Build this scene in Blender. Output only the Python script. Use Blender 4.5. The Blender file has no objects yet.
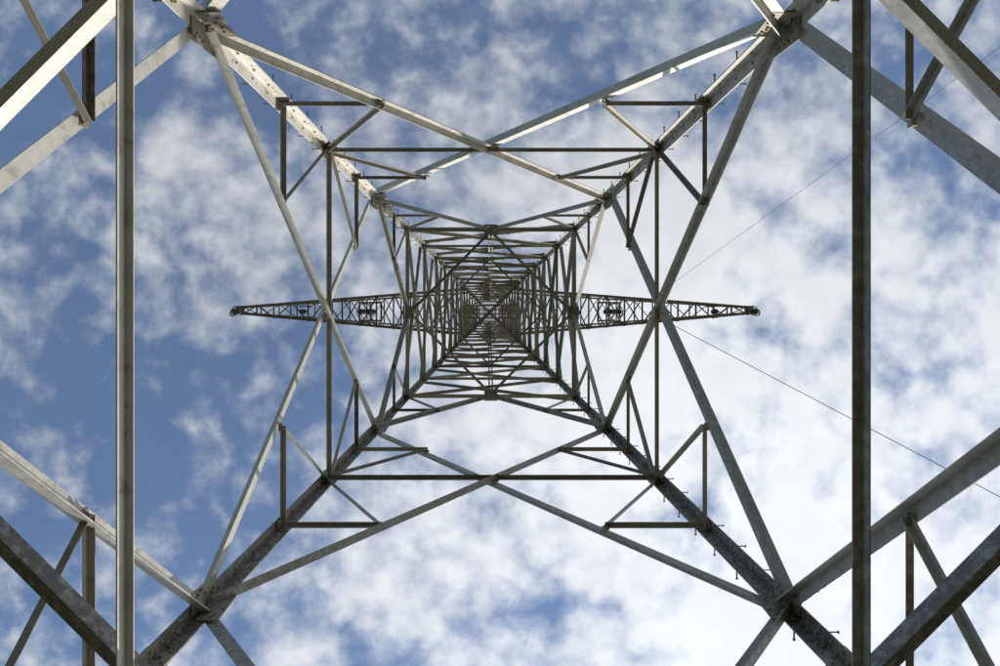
import bpy, math, random
from mathutils import Vector, Matrix
random.seed(7)
R = random.random
sc = bpy.context.scene
sc.view_settings.view_transform = 'Standard'
sc.view_settings.look = 'None'
sc.view_settings.exposure = 0

# ------------------------------------------------------------------ camera
CAM = Vector((-0.091, -0.068, 1.5))
cd = bpy.data.cameras.new("camera"); cam = bpy.data.objects.new("camera", cd)
sc.collection.objects.link(cam)
cam.location = CAM
cam.rotation_euler = (math.pi, 0, 0)
cd.sensor_width = 36; cd.lens = 24.0
cd.shift_x = 0.012; cd.shift_y = -0.0225
cd.clip_start = 0.05; cd.clip_end = 6000
sc.camera = cam

# ------------------------------------------------------------------ sun
sd = Vector((0.46, 0.89, 0)).normalized()
EL = math.radians(33)
sdir = Vector((sd.x*math.cos(EL), sd.y*math.cos(EL), math.sin(EL)))
sl = bpy.data.lights.new("sun", 'SUN'); sun = bpy.data.objects.new("sun", sl)
sc.collection.objects.link(sun)
sl.energy = 5.0; sl.angle = math.radians(0.5); sl.color = (1.0, 0.95, 0.87)
sun.rotation_euler = (-sdir).to_track_quat('-Z', 'Y').to_euler()
sun.location = (60, 40, 60)

# ------------------------------------------------------------------ node helper
class NT:
    def __init__(s, nt): s.nt = nt
    def n(s, typ, **kw):
        nd = s.nt.nodes.new(typ)
        for k, v in kw.items(): setattr(nd, k, v)
        return nd
    def l(s, a, b): s.nt.links.new(a, b)
    def m(s, op, a, b=None, c=None, clamp=False):
        nd = s.nt.nodes.new('ShaderNodeMath'); nd.operation = op; nd.use_clamp = clamp
        for i, v in enumerate((a, b, c)):
            if v is None: continue
            if isinstance(v, (int, float)): nd.inputs[i].default_value = v
            else: s.l(v, nd.inputs[i])
        return nd.outputs[0]
    def ss(s, v, lo, hi, a=0.0, b=1.0):
        nd = s.nt.nodes.new('ShaderNodeMapRange'); nd.interpolation_type = 'SMOOTHSTEP'
        s.l(v, nd.inputs[0])
        for i, x in zip((1, 2, 3, 4), (lo, hi, a, b)): nd.inputs[i].default_value = x
        return nd.outputs[0]
    def noise(s, vec, scale, detail, rough, dist=0.0):
        nd = s.nt.nodes.new('ShaderNodeTexNoise')
        nd.inputs['Scale'].default_value = scale; nd.inputs['Detail'].default_value = detail
        nd.inputs['Roughness'].default_value = rough; nd.inputs['Distortion'].default_value = dist
        s.l(vec, nd.inputs['Vector'])
        return nd
    def mix(s, f, a, b, blend='MIX'):
        nd = s.nt.nodes.new('ShaderNodeMix'); nd.data_type = 'RGBA'; nd.blend_type = blend
        if isinstance(f, (int, float)): nd.inputs[0].default_value = f
        else: s.l(f, nd.inputs[0])
        for i, v in ((6, a), (7, b)):
            if isinstance(v, tuple): nd.inputs[i].default_value = (*v, 1)
            else: s.l(v, nd.inputs[i])
        return nd.outputs[2]

# ------------------------------------------------------------------ world: sky with cloud layer
w = bpy.data.worlds.new("sky"); sc.world = w; w.use_nodes = True
w.cycles.sampling_method = 'MANUAL'; w.cycles.sample_map_resolution = 256
w.node_tree.nodes.clear()
W = NT(w.node_tree)
sky = W.n('ShaderNodeTexSky', sky_type='NISHITA', sun_disc=False)
sky.sun_elevation = EL; sky.sun_rotation = math.atan2(sd.x, sd.y)
sky.air_density = 1.0; sky.dust_density = 0.3; sky.ozone_density = 2.2
tc = W.n('ShaderNodeTexCoord')
sep = W.n('ShaderNodeSeparateXYZ'); W.l(tc.outputs['Generated'], sep.inputs[0])
zc = W.m('MAXIMUM', sep.outputs[2], 0.06)
px = W.m('DIVIDE', sep.outputs[0], zc); py = W.m('DIVIDE', sep.outputs[1], zc)
cb = W.n('ShaderNodeCombineXYZ'); W.l(px, cb.inputs[0]); W.l(py, cb.inputs[1]); cb.inputs[2].default_value = 4.6
P = cb.outputs[0]
wn = W.noise(P, 10.0, 3, 0.6)
vs = W.n('ShaderNodeVectorMath', operation='SUBTRACT'); W.l(wn.outputs['Color'], vs.inputs[0]); vs.inputs[1].default_value = (.5, .5, .5)
vm = W.n('ShaderNodeVectorMath', operation='MULTIPLY'); W.l(vs.outputs[0], vm.inputs[0]); vm.inputs[1].default_value = (0.12, 0.12, 0)
va = W.n('ShaderNodeVectorMath', operation='ADD'); W.l(P, va.inputs[0]); W.l(vm.outputs[0], va.inputs[1])
Q = va.outputs[0]
nL = W.noise(P, 1.9, 2, 0.5).outputs[0]
nM = W.noise(P, 7.5, 7, 0.63).outputs[0]
vor = W.n('ShaderNodeTexVoronoi', feature='SMOOTH_F1', voronoi_dimensions='2D')
vor.inputs['Scale'].default_value = 19; vor.inputs['Smoothness'].default_value = 0.7
W.l(Q, vor.inputs['Vector'])
dens = W.m('ADD', W.m('MULTIPLY', nM, 0.88), W.m('MULTIPLY', nL, 0.72))
dens = W.m('SUBTRACT', dens, W.m('MULTIPLY', vor.outputs['Distance'], 0.20))
dens = W.m('ADD', dens, W.m('MULTIPLY', px, 0.12))
dens = W.m('ADD', dens, W.m('MULTIPLY', py, 0.09))
mask = W.ss(dens, 0.50, 0.91)
hz = W.ss(sep.outputs[2], 0.05, 0.25)
mask = W.m('MULTIPLY', mask, hz)
mask = W.m('MULTIPLY_ADD', mask, 0.88, 0.09)
dt = W.n('ShaderNodeVectorMath', operation='DOT_PRODUCT'); W.l(tc.outputs['Generated'], dt.inputs[0]); dt.inputs[1].default_value = sdir
glow = W.ss(dt.outputs['Value'], 0.3, 1.0, 0.0, 3.2)
shade = W.ss(nM, 0.36, 0.66, 8.0, 6.9)
lum = W.m('ADD', shade, glow)
cc = W.n('ShaderNodeCombineXYZ')
W.l(W.m('MULTIPLY', lum, 0.955), cc.inputs[0]); W.l(W.m('MULTIPLY', lum, 0.985), cc.inputs[1]); W.l(W.m('MULTIPLY', lum, 1.02), cc.inputs[2])
skc = W.mix(1.0, sky.outputs[0], (0.80, 1.14, 1.38), 'MULTIPLY')
col = W.mix(mask, skc, cc.outputs[0])
bg = W.n('ShaderNodeBackground'); W.l(col, bg.inputs[0]); bg.inputs[1].default_value = 0.1
wo = W.n('ShaderNodeOutputWorld'); W.l(bg.outputs[0], wo.inputs[0])

# ------------------------------------------------------------------ materials
def newmat(name):
    m = bpy.data.materials.new(name); m.use_nodes = True
    b = m.node_tree.nodes['Principled BSDF']
    return m, NT(m.node_tree), b

def steel_mat(name, c_lo, c_hi, rust=0.4, metal=0.10):
    m, N, b = newmat(name)
    t = N.n('ShaderNodeTexCoord').outputs['Object']
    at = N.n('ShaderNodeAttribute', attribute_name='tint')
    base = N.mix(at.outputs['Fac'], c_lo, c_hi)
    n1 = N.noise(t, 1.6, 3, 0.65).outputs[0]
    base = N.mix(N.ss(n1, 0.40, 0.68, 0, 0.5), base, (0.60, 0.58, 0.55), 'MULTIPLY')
    n2 = N.noise(t, 14, 4, 0.7).outputs[0]
    base = N.mix(N.ss(n2, 0.42, 0.72, 0, 0.45), base, tuple(min(1, x*1.1) for x in c_hi))
    n3 = N.noise(t, 5.5, 4, 0.75).outputs[0]
    base = N.mix(N.ss(n3, 0.53, 0.69, 0, rust), base, (0.15, 0.09, 0.05))
    N.l(base, b.inputs['Base Color'])
    N.l(N.ss(n2, 0.3, 0.7, 0.42, 0.75), b.inputs['Roughness'])
    b.inputs['Metallic'].default_value = metal
    bp = N.n('ShaderNodeBump'); bp.inputs['Strength'].default_value = 0.15; bp.inputs['Distance'].default_value = 0.004
    N.l(N.noise(t, 60, 1, 0.6).outputs[0], bp.inputs['Height']); N.l(bp.outputs[0], b.inputs['Normal'])
    return m
M_STEEL = steel_mat("weathered_galvanised_steel_baked_light", (0.10, 0.085, 0.07), (0.62, 0.59, 0.53), .4)  # real weathering, plus sunlit and shaded tones coloured in through the tint
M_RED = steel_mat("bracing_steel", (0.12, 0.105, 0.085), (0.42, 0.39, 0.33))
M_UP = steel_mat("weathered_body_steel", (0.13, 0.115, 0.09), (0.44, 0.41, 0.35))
M_PLATE = steel_mat("gusset_steel", (0.15, 0.125, 0.09), (0.36, 0.32, 0.25), 0.5)
M_FAR = steel_mat("crossarm_steel", (0.14, 0.135, 0.13), (0.32, 0.31, 0.29), 0.3)
m, N, b = newmat("insulator_glass"); M_INS = m
b.inputs['Base Color'].default_value = (0.05, 0.035, 0.03, 1); b.inputs['Roughness'].default_value = 0.2
m, N, b = newmat("wire_metal"); M_WIRE = m
t = N.n('ShaderNodeTexCoord').outputs['Object']
N.l(N.mix(N.noise(t, 8, 3, .5).outputs[0], (0.05, .05, .055), (0.12, .12, .125)), b.inputs['Base Color']); b.inputs['Roughness'].default_value = 0.5
m, N, b = newmat("footing_concrete"); M_CON = m
t = N.n('ShaderNodeTexCoord').outputs['Object']
N.l(N.mix(N.noise(t, 6, 8, .7).outputs[0], (0.2, .19, .17), (0.42, .4, .36)), b.inputs['Base Color']); b.inputs['Roughness'].default_value = 0.9
m, N, b = newmat("grass_and_dry_earth"); M_GR = m
t = N.n('ShaderNodeTexCoord').outputs['Object']
g = N.mix(N.ss(N.noise(t, 2.5, 6, .7).outputs[0], .35, .65), (0.04, .05, .02), (0.07, .066, .036))
g = N.mix(N.ss(N.noise(t, .35, 4, .6).outputs[0], .5, .62, 0, .8), g, (0.10, .08, .055))
N.l(g, b.inputs['Base Color']); b.inputs['Roughness'].default_value = 0.95
bp = N.n('ShaderNodeBump'); bp.inputs['Distance'].default_value = .05; N.l(N.noise(t, 20, 5, .7).outputs[0], bp.inputs['Height']); N.l(bp.outputs[0], b.inputs['Normal'])

# ------------------------------------------------------------------ mesh builder
class MB:
    def __init__(s): s.v = []; s.f = []; s.t = []
    def prof(s, p, q, pts_p, pts_q, tint):
        tint = max(0.0, min(1.0, tint))
        i0 = len(s.v); n = len(pts_p)
        s.v += [tuple(x) for x in pts_p] + [tuple(x) for x in pts_q]
        for i in range(n):
            j = (i+1) % n
            s.f.append((i0+i, i0+j, i0+n+j, i0+n+i)); s.t.append(tint)
        s.f.append(tuple(i0+i for i in range(n))[::-1]); s.t.append(tint)
        s.f.append(tuple(i0+n+i for i in range(n))); s.t.append(tint)
    def L(s, p, q, u, v, w, t=None, tint=None, w2=None):
        p = Vector(p); q = Vector(q); ax = (q-p).normalized()
        u = (Vector(u)-ax*ax.dot(Vector(u))).normalized()
        v = Vector(v); v = v-ax*ax.dot(v); v = (v-u*u.dot(v)).normalized()
        if t is None: t = max(0.008, w*0.1)
        if tint is None: tint = R()
        w2 = w if w2 is None else w2
        pr = [(0, 0), (w, 0), (w, t), (t, t), (t, w2), (0, w2)]
        if ax.dot(u.cross(v)) < 0: pr = pr[::-1]
        s.prof(p, q, [p+u*a+v*b for a, b in pr], [q+u*a+v*b for a, b in pr], tint)
    def box(s, c, u, v, wu, wv, th, tint=None):
        c = Vector(c); u = Vector(u).normalized(); v = Vector(v); v = (v-u*u.dot(v)).normalized(); n = u.cross(v)
        if tint is None: tint = R()
        a = [c+u*x+v*y-n*th/2 for x, y in ((-wu/2, -wv/2), (wu/2, -wv/2), (wu/2, wv/2), (-wu/2, wv/2))]
        s.prof(None, None, a, [k+n*th for k in a], tint)
    def cyl(s, p, q, r, n=6, r2=None, tint=None):
        p = Vector(p); q = Vector(q); ax = (q-p).normalized()
        u = ax.orthogonal().normalized(); v = ax.cross(u)
        r2 = r if r2 is None else r2
        if tint is None: tint = R()
        cs = [(math.cos(2*math.pi*i/n), math.sin(2*math.pi*i/n)) for i in range(n)]
        s.prof(p, q, [p+(u*a+v*b)*r for a, b in cs], [q+(u*a+v*b)*r2 for a, b in cs], tint)
    def ring(s, c, nrm, rad, r, seg=20):
        c = Vector(c); nrm = Vector(nrm).normalized(); u = nrm.orthogonal().normalized(); v = nrm.cross(u)
        pt = [c+(u*math.cos(2*math.pi*i/seg)+v*math.sin(2*math.pi*i/seg))*rad for i in range(seg)]
        for i in range(seg): s.cyl(pt[i], pt[(i+1) % seg], r, 5)
    def obj(s, name, mat, parent=None):
        me = bpy.data.meshes.new(name); me.from_pydata(s.v, [], s.f)
        at = me.attributes.new('tint', 'FLOAT', 'FACE'); at.data.foreach_set('value', s.t)
        me.materials.append(mat); me.update()
        o = bpy.data.objects.new(name, me); sc.collection.objects.link(o)
        if parent: o.parent = parent
        return o

pylon = bpy.data.objects.new("electricity_pylon", None); sc.collection.objects.link(pylon)

# ------------------------------------------------------------------ tower profile
B = 0.075
def wz(z): return 4.27-B*(z-1.5)
def zr(r): return 2850.0/(r+50.0)+1.5
FACES = {'west': ((-1, 0), (0, 1)), 'east': ((1, 0), (0, 1)), 'north': ((0, -1), (1, 0)), 'south': ((0, 1), (1, 0))}
LT = 0.02
def FP(f, x, z, off=0.0):
    n, t = FACES[f]; ww = wz(z)-LT-off
    return Vector((n[0]*ww+t[0]*x, n[1]*ww+t[1]*x, z))
def FN(f):
    n, t = FACES[f]; return Vector((n[0], n[1], B)).normalized()
def fm(mb, f, a, b, w, side=1, flip=1, tint=None, off=None):
    """angle member on a face; side=1 outstanding leg inward, -1 outward"""
    N = FN(f)
    o = (0.004+R()*0.004 if side > 0 else -LT-0.004-R()*0.003) if off is None else off
    p = FP(f, a[0], a[1], o); q = FP(f, b[0], b[1], o)
    ax = (q-p).normalized(); u = ax.cross(N)*flip
    p = p-u*w*0.5; q = q-u*w*0.5
    mb.L(p, q, u, -N*side, w, tint=tint)
    return p, q

ZB = 0.15
ZA = zr(295); ZBn = zr(118); ZC = zr(86)
def zcross(z1, z2):
    a, b = wz(z1), wz(z2); return z1+(z2-z1)*a/(a+b)

main = MB(); red = MB(); plates = MB(); bolts = MB()

def gusset(f, x, z, wu, wv, n=6, off=0.002):
    N = FN(f); t = Vector((*FACES[f][1], 0))
    c = FP(f, x, z, off+0.018)
    up = N.cross(t)
    plates.box(c, t, up, wu, wv, 0.012)
    for i in range(n):
        bx = (R()-.5)*wu*.8; bz = ((i+.5)/n-.5)*wv*.85
        q = c+t*bx+up*bz
        bolts.cyl(q-N*0.004, q-N*0.03, 0.017, 6)

def xpanel(z1, z2, w, wr, midplate=True):
    zc_ = zcross(z1, z2)
    for f in FACES:
        a, b_ = wz(z1)-.06, wz(z2)-.05
        T = {'west': .85, 'north': .9, 'east': .42, 'south': .32}[f]  # light painted into tint: sunlit west and north pale, shaded faces dark
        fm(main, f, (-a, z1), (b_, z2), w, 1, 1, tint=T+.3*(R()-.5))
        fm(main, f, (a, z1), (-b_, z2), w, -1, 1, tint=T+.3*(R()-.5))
        k = wz(zc_)-.05
        fm(red, f, (-k, zc_), (k, zc_), wr*1.1, 1, -1, off=0.02+R()*.004)
        for sgn in (-1, 1):
            zl = (z1+zc_)/2; xl = sgn*a/2
            fm(red, f, (xl, zl), (sgn*(wz(zl)-.05), zl), wr, 1, -sgn, off=0.03+R()*.004)
            fm(red, f, (xl, zl), (sgn*(wz(zc_)-.05), zc_-.05), wr, 1, sgn, off=0.04+R()*.004)
            zu = (z2+zc_)/2; xu = sgn*b_/2
            fm(red, f, (xu, zu), (sgn*(wz(zu)-.05), zu), wr, 1, -sgn, off=0.03+R()*.004)
            fm(red, f, (xu, zu), (sgn*(wz(zc_)-.05), zc_+.05), wr, 1, sgn, off=0.04+R()*.004)
            gusset(f, sgn*(wz(zc_)-.16), zc_, .2, .4, 5)
            gusset(f, sgn*(wz(zl)-.12), zl, .13, .22, 3)
            gusset(f, sgn*(wz(zu)-.12), zu, .13, .22, 3)
            gusset(f, xl, zl, .12, .12, 2); gusset(f, xu, zu, .12, .12, 2)
            gusset(f, sgn*(wz(z2)-.2), z2, .28, .6, 9)
        if midplate: gusset(f, 0, zc_, .24, .24, 6)
    return zc_

zd = xpanel(ZB, ZA, 0.15, 0.075)
zx = xpanel(ZA+.08, ZBn, 0.135, 0.075)

# plan bracing just under the first crossing: diamond plus two face-to-face ties under it
zp = zd-.22
wd = wz(zp)-.05
mids = [(-wd, 0), (0, -wd), (wd, 0), (0, wd)]
for i in range(4):
    p = Vector((*mids[i], zp)); q = Vector((*mids[(i+1) % 4], zp))
    n = Vector(((p+q).x, (p+q).y, 0)).normalized()
    main.L(p-n*.08, q-n*.08, n, (0, 0, -1), 0.15, tint=(.8, .6, .08, .08)[i], w2=0.12)  # sun and shade painted into each side: upper two pale, lower two dark
    for k in range(1, 8):
        c = p.lerp(q, k/8)-n*.08
        if k in (1, 4, 7):
            for d in (-.05, .05):
                e = (q-p).normalized(); bolts.cyl(c+e*d-Vector((0, 0, .06)), c+e*d-n*.025-Vector((0, 0, .06)), .014, 6)
ZT = zp-.145
Zr = ZT-CAM.z
for px_, u in ((-354, 1), (365, -1)):
    x = CAM.x+px_*Zr/667.0
    L_ = wz(ZT)-.06
    if u > 0: main.L((x-.05, -L_, ZT), (x-.05, L_, ZT), (1, 0, 0), (0, 0, -1), 0.05, tint=1.0, w2=0.085)  # palest tint paints the sunlit look onto the west tie
    else:     main.L((x+.055, -L_, ZT), (x+.055, L_, ZT), (-1, 0, 0), (0, 0, -1), 0.06, tint=.35, w2=0.07)  # darker tint paints shade onto the east tie
    for y in (-1, 1):
        yy = y*(wd-abs(x))
        for d in (-.06, .06): bolts.cyl((x, yy+d, ZT+.01), (x, yy+d, ZT-.02), .014, 6)
for (x, y) in mids: plates.box((x*.985, y*.985, zp+.03), (1, 0, 0), (0, 1, 0), .4, .4, .012)

# K panel B -> C with diaphragm
for f in FACES:
    for sgn in (-1, 1):
        a = wz(ZBn)-.06
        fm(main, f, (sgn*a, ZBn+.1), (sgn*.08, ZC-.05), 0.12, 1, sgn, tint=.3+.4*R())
        zm = (ZBn+ZC)/2; xm = sgn*a/2
        fm(red, f, (xm, zm), (sgn*(wz(zm)-.05), zm), .07, 1, -sgn, off=.03)
        fm(red, f, (xm, zm), (sgn*(wz(ZC)-.05), ZC-.1), .07, 1, sgn, off=.04)
    k = wz(ZC)-.05
    fm(main, f, (-k, ZC), (k, ZC), .12, 1, 1, tint=.3+.3*R())
    n = Vector((*FACES[f][0], 0)); t = Vector((*FACES[f][1], 0))
    c = FP(f, 0, ZC-.02, .08); plates.box(c, n, t, .34, .42, .015)
    c = FP(f, 0, ZC-.2, .02); plates.box(c, t, (0, 0, 1), .6, .4, .012)
wc = wz(ZC)-.08
mids = [(-wc, 0), (0, -wc), (wc, 0), (0, wc)]
for i in range(4):
    p = Vector((*mids[i], ZC+.02)); q = Vector((*mids[(i+1) % 4], ZC+.02))
    n = Vector((-(p+q).x, -(p+q).y, 0)).normalized()
    red.L(p, q, n, (0, 0, 1), .085)

# upper body panels
ZARM = 38.5; ZTOP = 41.3; ZH = 48.0
lv = [ZC]; hstep = 3.0
while lv[-1] < ZARM-1.0:
    lv.append(lv[-1]+hstep); hstep *= 0.90
sc_ = (ZARM-ZC)/(lv[-1]-ZC); lv = [ZC+(z-ZC)*sc_ for z in lv]
lv += [39.9, ZTOP, 42.9, 44.6, 46.3, ZH]
upper = MB()
for i in range(len(lv)-1):
    z1, z2 = lv[i], lv[i+1]; ws = 0.10 if i < 4 else 0.085
    for f in FACES:
        a, b_ = wz(z1)-.05, wz(z2)-.05
        fm(upper, f, (-a, z1), (b_, z2), ws*1.1, 1, 1); fm(upper, f, (a, z1), (-b_, z2), ws*1.1, -1, 1)
        fm(upper, f, (-b_, z2), (b_, z2), ws*.85, 1, -1, off=.02)
        zz = zcross(z1, z2)
        if f in ('north', 'south'):
            fm(upper, f, (-.05, z1), (-.05, z2), .06, 1, 1, off=.035)
            fm(upper, f, (.06, z1), (.06, z2), .05, 1, 1, off=.035)
        for sgn in (-1, 1): gusset(f, sgn*(wz(z2)-.13), z2, .16, .3, 3)
        gusset(f, 0, zz, .16, .16, 2)
    if i in (1, 4, 7, 9):
        ww = wz(z2)-.06
        md = [(-ww, 0), (0, -ww), (ww, 0), (0, ww)]
        for j in range(4):
            p = Vector((*md[j], z2+.03)); q = Vector((*md[(j+1) % 4], z2+.03))
            n = Vector((-(p+q).x, -(p+q).y, 0)).normalized(); upper.L(p, q, n, (0, 0, 1), .07)
# peak
wp = wz(ZH); pk = 52.5
for sx in (-1, 1):
    for sy in (-1, 1):
        upper.L((sx*wp, sy*wp, ZH), (sx*.06, sy*.06, pk), (-sx, 0, 0), (0, -sy, 0), .1)
for i in range(1, 6):
    t_ = i/6; ww = wp*(1-t_)+.06*t_; z = ZH+(pk-ZH)*t_
    for n, a in (((1, 0, 0), 0), ((0, 1, 0), 1), ((-1, 0, 0), 0), ((0, -1, 0), 1)):
        s = -(n[0]+n[1])
        p, q = ((s*ww, -ww, z), (s*ww, ww, z)) if a == 0 else ((-ww, s*ww, z), (ww, s*ww, z))
        upper.L(p, q, n, (0, 0, 1), .06)
upper.cyl((0, 0, pk-.3), (0, 0, pk+.5), .09, 8)
wa = wz(ZH)-.05
for s in (-1, 1): upper.L((-wa, -wa*s, ZH-.03), (wa, wa*s, ZH-.03+.02*s), (0, 1, 0), (0, 0, 1), .10)
# body diaphragm and small work platform under the crossarm
wa = wz(ZARM)-.05
for s in (-1, 1):
    upper.L((-wa, -wa*s, ZARM-.03), (wa, wa*s, ZARM-.03+.02*s), (0, 1, 0), (0, 0, 1), .12)
for y in (-.35, -.12, .12, .35):
    upper.box((0, y, ZARM+.08), (1, 0, 0), (0, 1, 0), wa*2, .07, .04)
for x in (-1.1, -.7, -.3, .3, .7, 1.1):
    upper.box((x, 0, ZARM+.12), (1, 0, 0), (0, 1, 0), .07, .8, .03)

main.obj("main_diagonals", M_STEEL, pylon); red.obj("redundant_bracing", M_RED, pylon); upper.obj("upper_body_lattice", M_UP, pylon)

# ------------------------------------------------------------------ legs
k = 0
LEGT = {(-1, -1): .97, (1, -1): .55, (-1, 1): .10, (1, 1): .06}  # sun and shade painted as leg colour: north-west brightened, south pair darkened
for sx in (-1, 1):
    for sy in (-1, 1):
        k += 1
        leg = MB()
        segs = [(-0.3, ZA-1.1, .21), (ZA-1.1, ZBn+1.2, .20), (ZBn+1.2, 30, .17), (30, ZH, .14)]
        def C(z, o=0): return Vector((sx*(wz(z)-o), sy*(wz(z)-o), z))
        for z1, z2, w_ in segs:
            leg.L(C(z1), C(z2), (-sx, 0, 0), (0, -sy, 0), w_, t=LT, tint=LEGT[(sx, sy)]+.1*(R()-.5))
        for zj in (ZA-1.1, ZBn+1.2, 30, 34.5):
            wj = .17 if zj < 25 else .12
            for d in (0, 1):
                o = LT+.008
                c = C(zj, o)
                u = Vector((-sx, 0, 0)) if d == 0 else Vector((0, -sy, 0))
                c = c+u*(wj/2+.01)
                plates.box(c, u, (0, 0, 1), wj, .9, .014)
                inn = Vector((0, -sy, 0)) if d == 0 else Vector((-sx, 0, 0))
                for i in range(8):
                    q = c+Vector((0, 0, -.4+.8*i/7))+u*(.035 if i % 2 else -.035)
                    bolts.cyl(q, q+inn*.035, .018, 6)
        z = 1.2
        while z < 30:
            for d in (0, 1):
                u = Vector((-sx, 0, 0)) if d == 0 else Vector((0, -sy, 0))
                inn = Vector((0, -sy, 0)) if d == 0 else Vector((-sx, 0, 0))
                q = C(z+d*.12)+u*.1
                bolts.cyl(q-inn*.01, q+inn*.045, .018, 6)
            z += .52
        if (sx, sy) in ((-1, -1), (1, 1), (1, -1)):
            z = 2.6; i = 0
            while z < 38:
                u = Vector((-sx, 0, 0)) if i % 2 == 0 else Vector((0, -sy, 0))
                out = Vector((0, sy, 0)) if i % 2 == 0 else Vector((sx, 0, 0))
                q = C(z)+u*.12
                bolts.cyl(q-out*.03, q+out*.17, .011, 6); bolts.cyl(q+out*.17, q+out*.185, .02, 6)
                z += .38; i += 1
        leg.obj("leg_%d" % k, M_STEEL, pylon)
plates.obj("gusset_plates", M_PLATE, pylon); bolts.obj("bolts_and_steps", M_PLATE, pylon)

# ------------------------------------------------------------------ crossarms
arm = MB(); ins = MB(); hw = MB()
def lerp(a, b, t): return a+(b-a)*t
for sx, tipx in ((-1, 13.85), (1, 14.4)):
    w0 = wz(ZARM); w1 = wz(ZTOP)
    nb = 13
    def bot(t, sy): return Vector((sx*lerp(w0, tipx, t), sy*lerp(w0*.88, .24, t)-.08*t, ZARM+.05*t))
    def top(t, sy): return Vector((sx*lerp(w1, tipx, t), sy*lerp(w1*.9, .2, t)-.08*t, lerp(ZTOP, ZARM+.5, t)))
    for sy in (-1, 1):
        arm.L(bot(0, sy), bot(1, sy), (0, -sy, 0), (0, 0, 1), .15); arm.L(top(0, sy), top(1, sy), (0, -sy, 0), (0, 0, -1), .10)
    ts = [i/nb for i in range(nb+1)]
    for i, t in enumerate(ts):
        arm.L(bot(t, -1), bot(t, 1), (sx, 0, 0), (0, 0, 1), .085)
        if i: arm.L(top(t, -1), top(t, 1), (sx, 0, 0), (0, 0, 1), .07)
        for sy in (-1, 1):
            if 0 < i: arm.L(bot(t, sy), top(t, sy), (sx, 0, 0), (0, -sy, 0), .06)
        if i < nb:
            t2 = ts[i+1]
            s = 1 if i % 2 else -1
            arm.L(bot(t, s)+Vector((0, 0, .015)), bot(t2, -s)+Vector((0, 0, .015)), (0, 1, 0), (0, 0, 1), .075)
            if i < 7: arm.L(bot(t, -s)+Vector((0, 0, -.01)), bot(t2, s)+Vector((0, 0, -.01)), (0, 1, 0), (0, 0, -1), .07)
            arm.L(top(t, -s), top(t2, s), (0, 1, 0), (0, 0, 1), .05)
            for sy in (-1, 1):
                a, b_ = (bot(t, sy), top(t2, sy)) if i % 2 else (top(t, sy), bot(t2, sy))
                arm.L(a, b_, (sx, 0, 0), (0, -sy, 0), .05)
    arm.box(bot(1, 0)+Vector((0, 0, -.03)), (1, 0, 0), (0, 1, 0), .5, .5, .03)
    for xx, ln, big in ((6.6, 1.9, 1), (12.3 if sx > 0 else 10.2, .9, 0), (tipx-.1, 1.1, 0)):
        x = sx*xx
        if big:
            for yy in (-.5, .5): hw.box((x, yy, ZARM-.06), (1, 0, 0), (0, 1, 0), 1.3, .10, .08)
            for dx in (-.6, 0, .6): hw.box((x+dx, 0, ZARM-.10), (1, 0, 0), (0, 1, 0), .10, 1.1, .06)
        elif xx < 13:
            for yy in (-.3, .3): hw.box((x, yy, ZARM-.06), (1, 0, 0), (0, 1, 0), .7, .08, .08)
        offs = ((-.22, 0), (.22, 0)) if big else ((0, 0),)
        for ox, oy in offs:
            z = ZARM-.15
            hw.cyl((x+ox, oy, z), (x+ox, oy, z-ln), .02, 6)
            z -= .15
            while z > ZARM-ln+.05:
                ins.cyl((x+ox, oy, z), (x+ox, oy, z-.05), .07, 12, .15)
                ins.cyl((x+ox, oy, z-.05), (x+ox, oy, z-.075), .15, 12, .13)
                z -= .14
        hw.box((x, 0, ZARM-ln-.15), (1, 0, 0), (0, 0, 1), .6 if big else .2, .14, .03)
        if big: hw.ring((x, 0, ZARM-ln+.1), (0, 0, 1), .42, .028)
        elif xx > 13:
            hw.ring((x+sx*.35, .05, ZARM-.3), (.2, .3, 1), .2, .045, 14)
            hw.ring((x-sx*.1, -.05, ZARM-ln), (0, .2, 1), .24, .035, 14)
            hw.box((x+sx*.2, 0, ZARM-.15), (1, 0, 0), (0, 1, 0), .7, .1, .05)
arm.obj("crossarms", M_FAR, pylon); ins.obj("insulators", M_INS, pylon); hw.obj("insulator_fittings", M_FAR, pylon)

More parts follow.
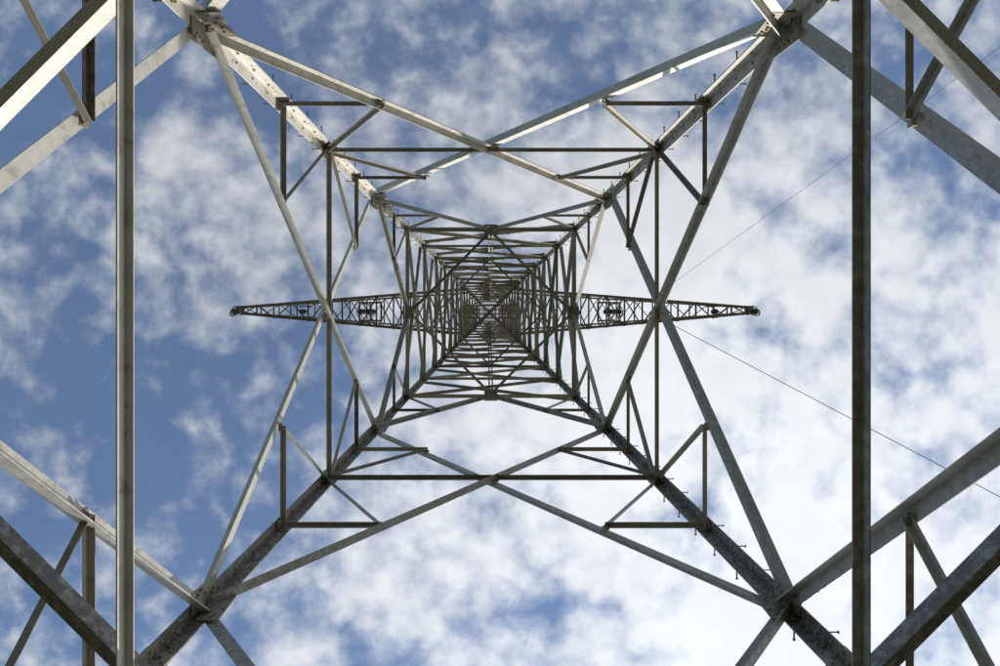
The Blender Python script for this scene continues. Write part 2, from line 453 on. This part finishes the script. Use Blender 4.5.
# ------------------------------------------------------------------ stay wires running off the east arm down to the ground
def px2w(u, v, Z): return Vector((CAM.x+(u-489)*Z/667.0, CAM.y+(v-311)*Z/667.0, CAM.z+Z))
for (u1, v1, u2, v2, r) in ((650, 313, 985, 490, .017), (650, 301, 1000, 47, .009)):
    a = px2w(u1, v1, 37.0); b_ = px2w(u2, v2, 28.0)
    d = b_-a; e = a+d*(a.z/(-d.z))
    mb = MB(); n = 24
    pts = [a.lerp(e, i/n)-Vector((0, 0, .5*4*(i/n)*(1-i/n))) for i in range(n+1)]
    for i in range(n): mb.cyl(pts[i], pts[i+1], r, 6)
    mb.box(e+Vector((0, 0, .1)), (1, 0, 0), (0, 1, 0), .6, .6, .4)
    mb.obj("overhead_wire", M_WIRE)

# ------------------------------------------------------------------ footings and ground
for sx in (-1, 1):
    for sy in (-1, 1):
        mb = MB(); c = Vector((sx*(wz(0)-.1), sy*(wz(0)-.1), 0))
        a = [c+Vector((x, y, -.4)) for x, y in ((-.6, -.6), (.6, -.6), (.6, .6), (-.6, .6))]
        b_ = [c+Vector((x, y, .32)) for x, y in ((-.42, -.42), (.42, -.42), (.42, .42), (-.42, .42))]
        mb.prof(None, None, a, b_, .5)
        o = mb.obj("concrete_footing", M_CON)
        bv = o.modifiers.new("bevel", 'BEVEL'); bv.width = .03; bv.segments = 2
gm = bpy.data.meshes.new("ground")
G = 2500; nseg = 60
def gc(i):
    s = (i/nseg)*2-1; return math.copysign(abs(s)**3, s)*G
vs_ = []; fs_ = []
for j in range(nseg+1):
    for i in range(nseg+1):
        x, y = gc(i), gc(j); d = math.hypot(x, y)
        z = 0 if d < 12 else min(1, (d-12)/60)*(.6*math.sin(x*.05+1)*math.cos(y*.043)-.3)
        vs_.append((x, y, z))
for j in range(nseg):
    for i in range(nseg):
        a = j*(nseg+1)+i; fs_.append((a, a+1, a+nseg+2, a+nseg+1))
gm.from_pydata(vs_, [], fs_); gm.materials.append(M_GR)
for p in gm.polygons: p.use_smooth = True
go = bpy.data.objects.new("ground", gm); sc.collection.objects.link(go)
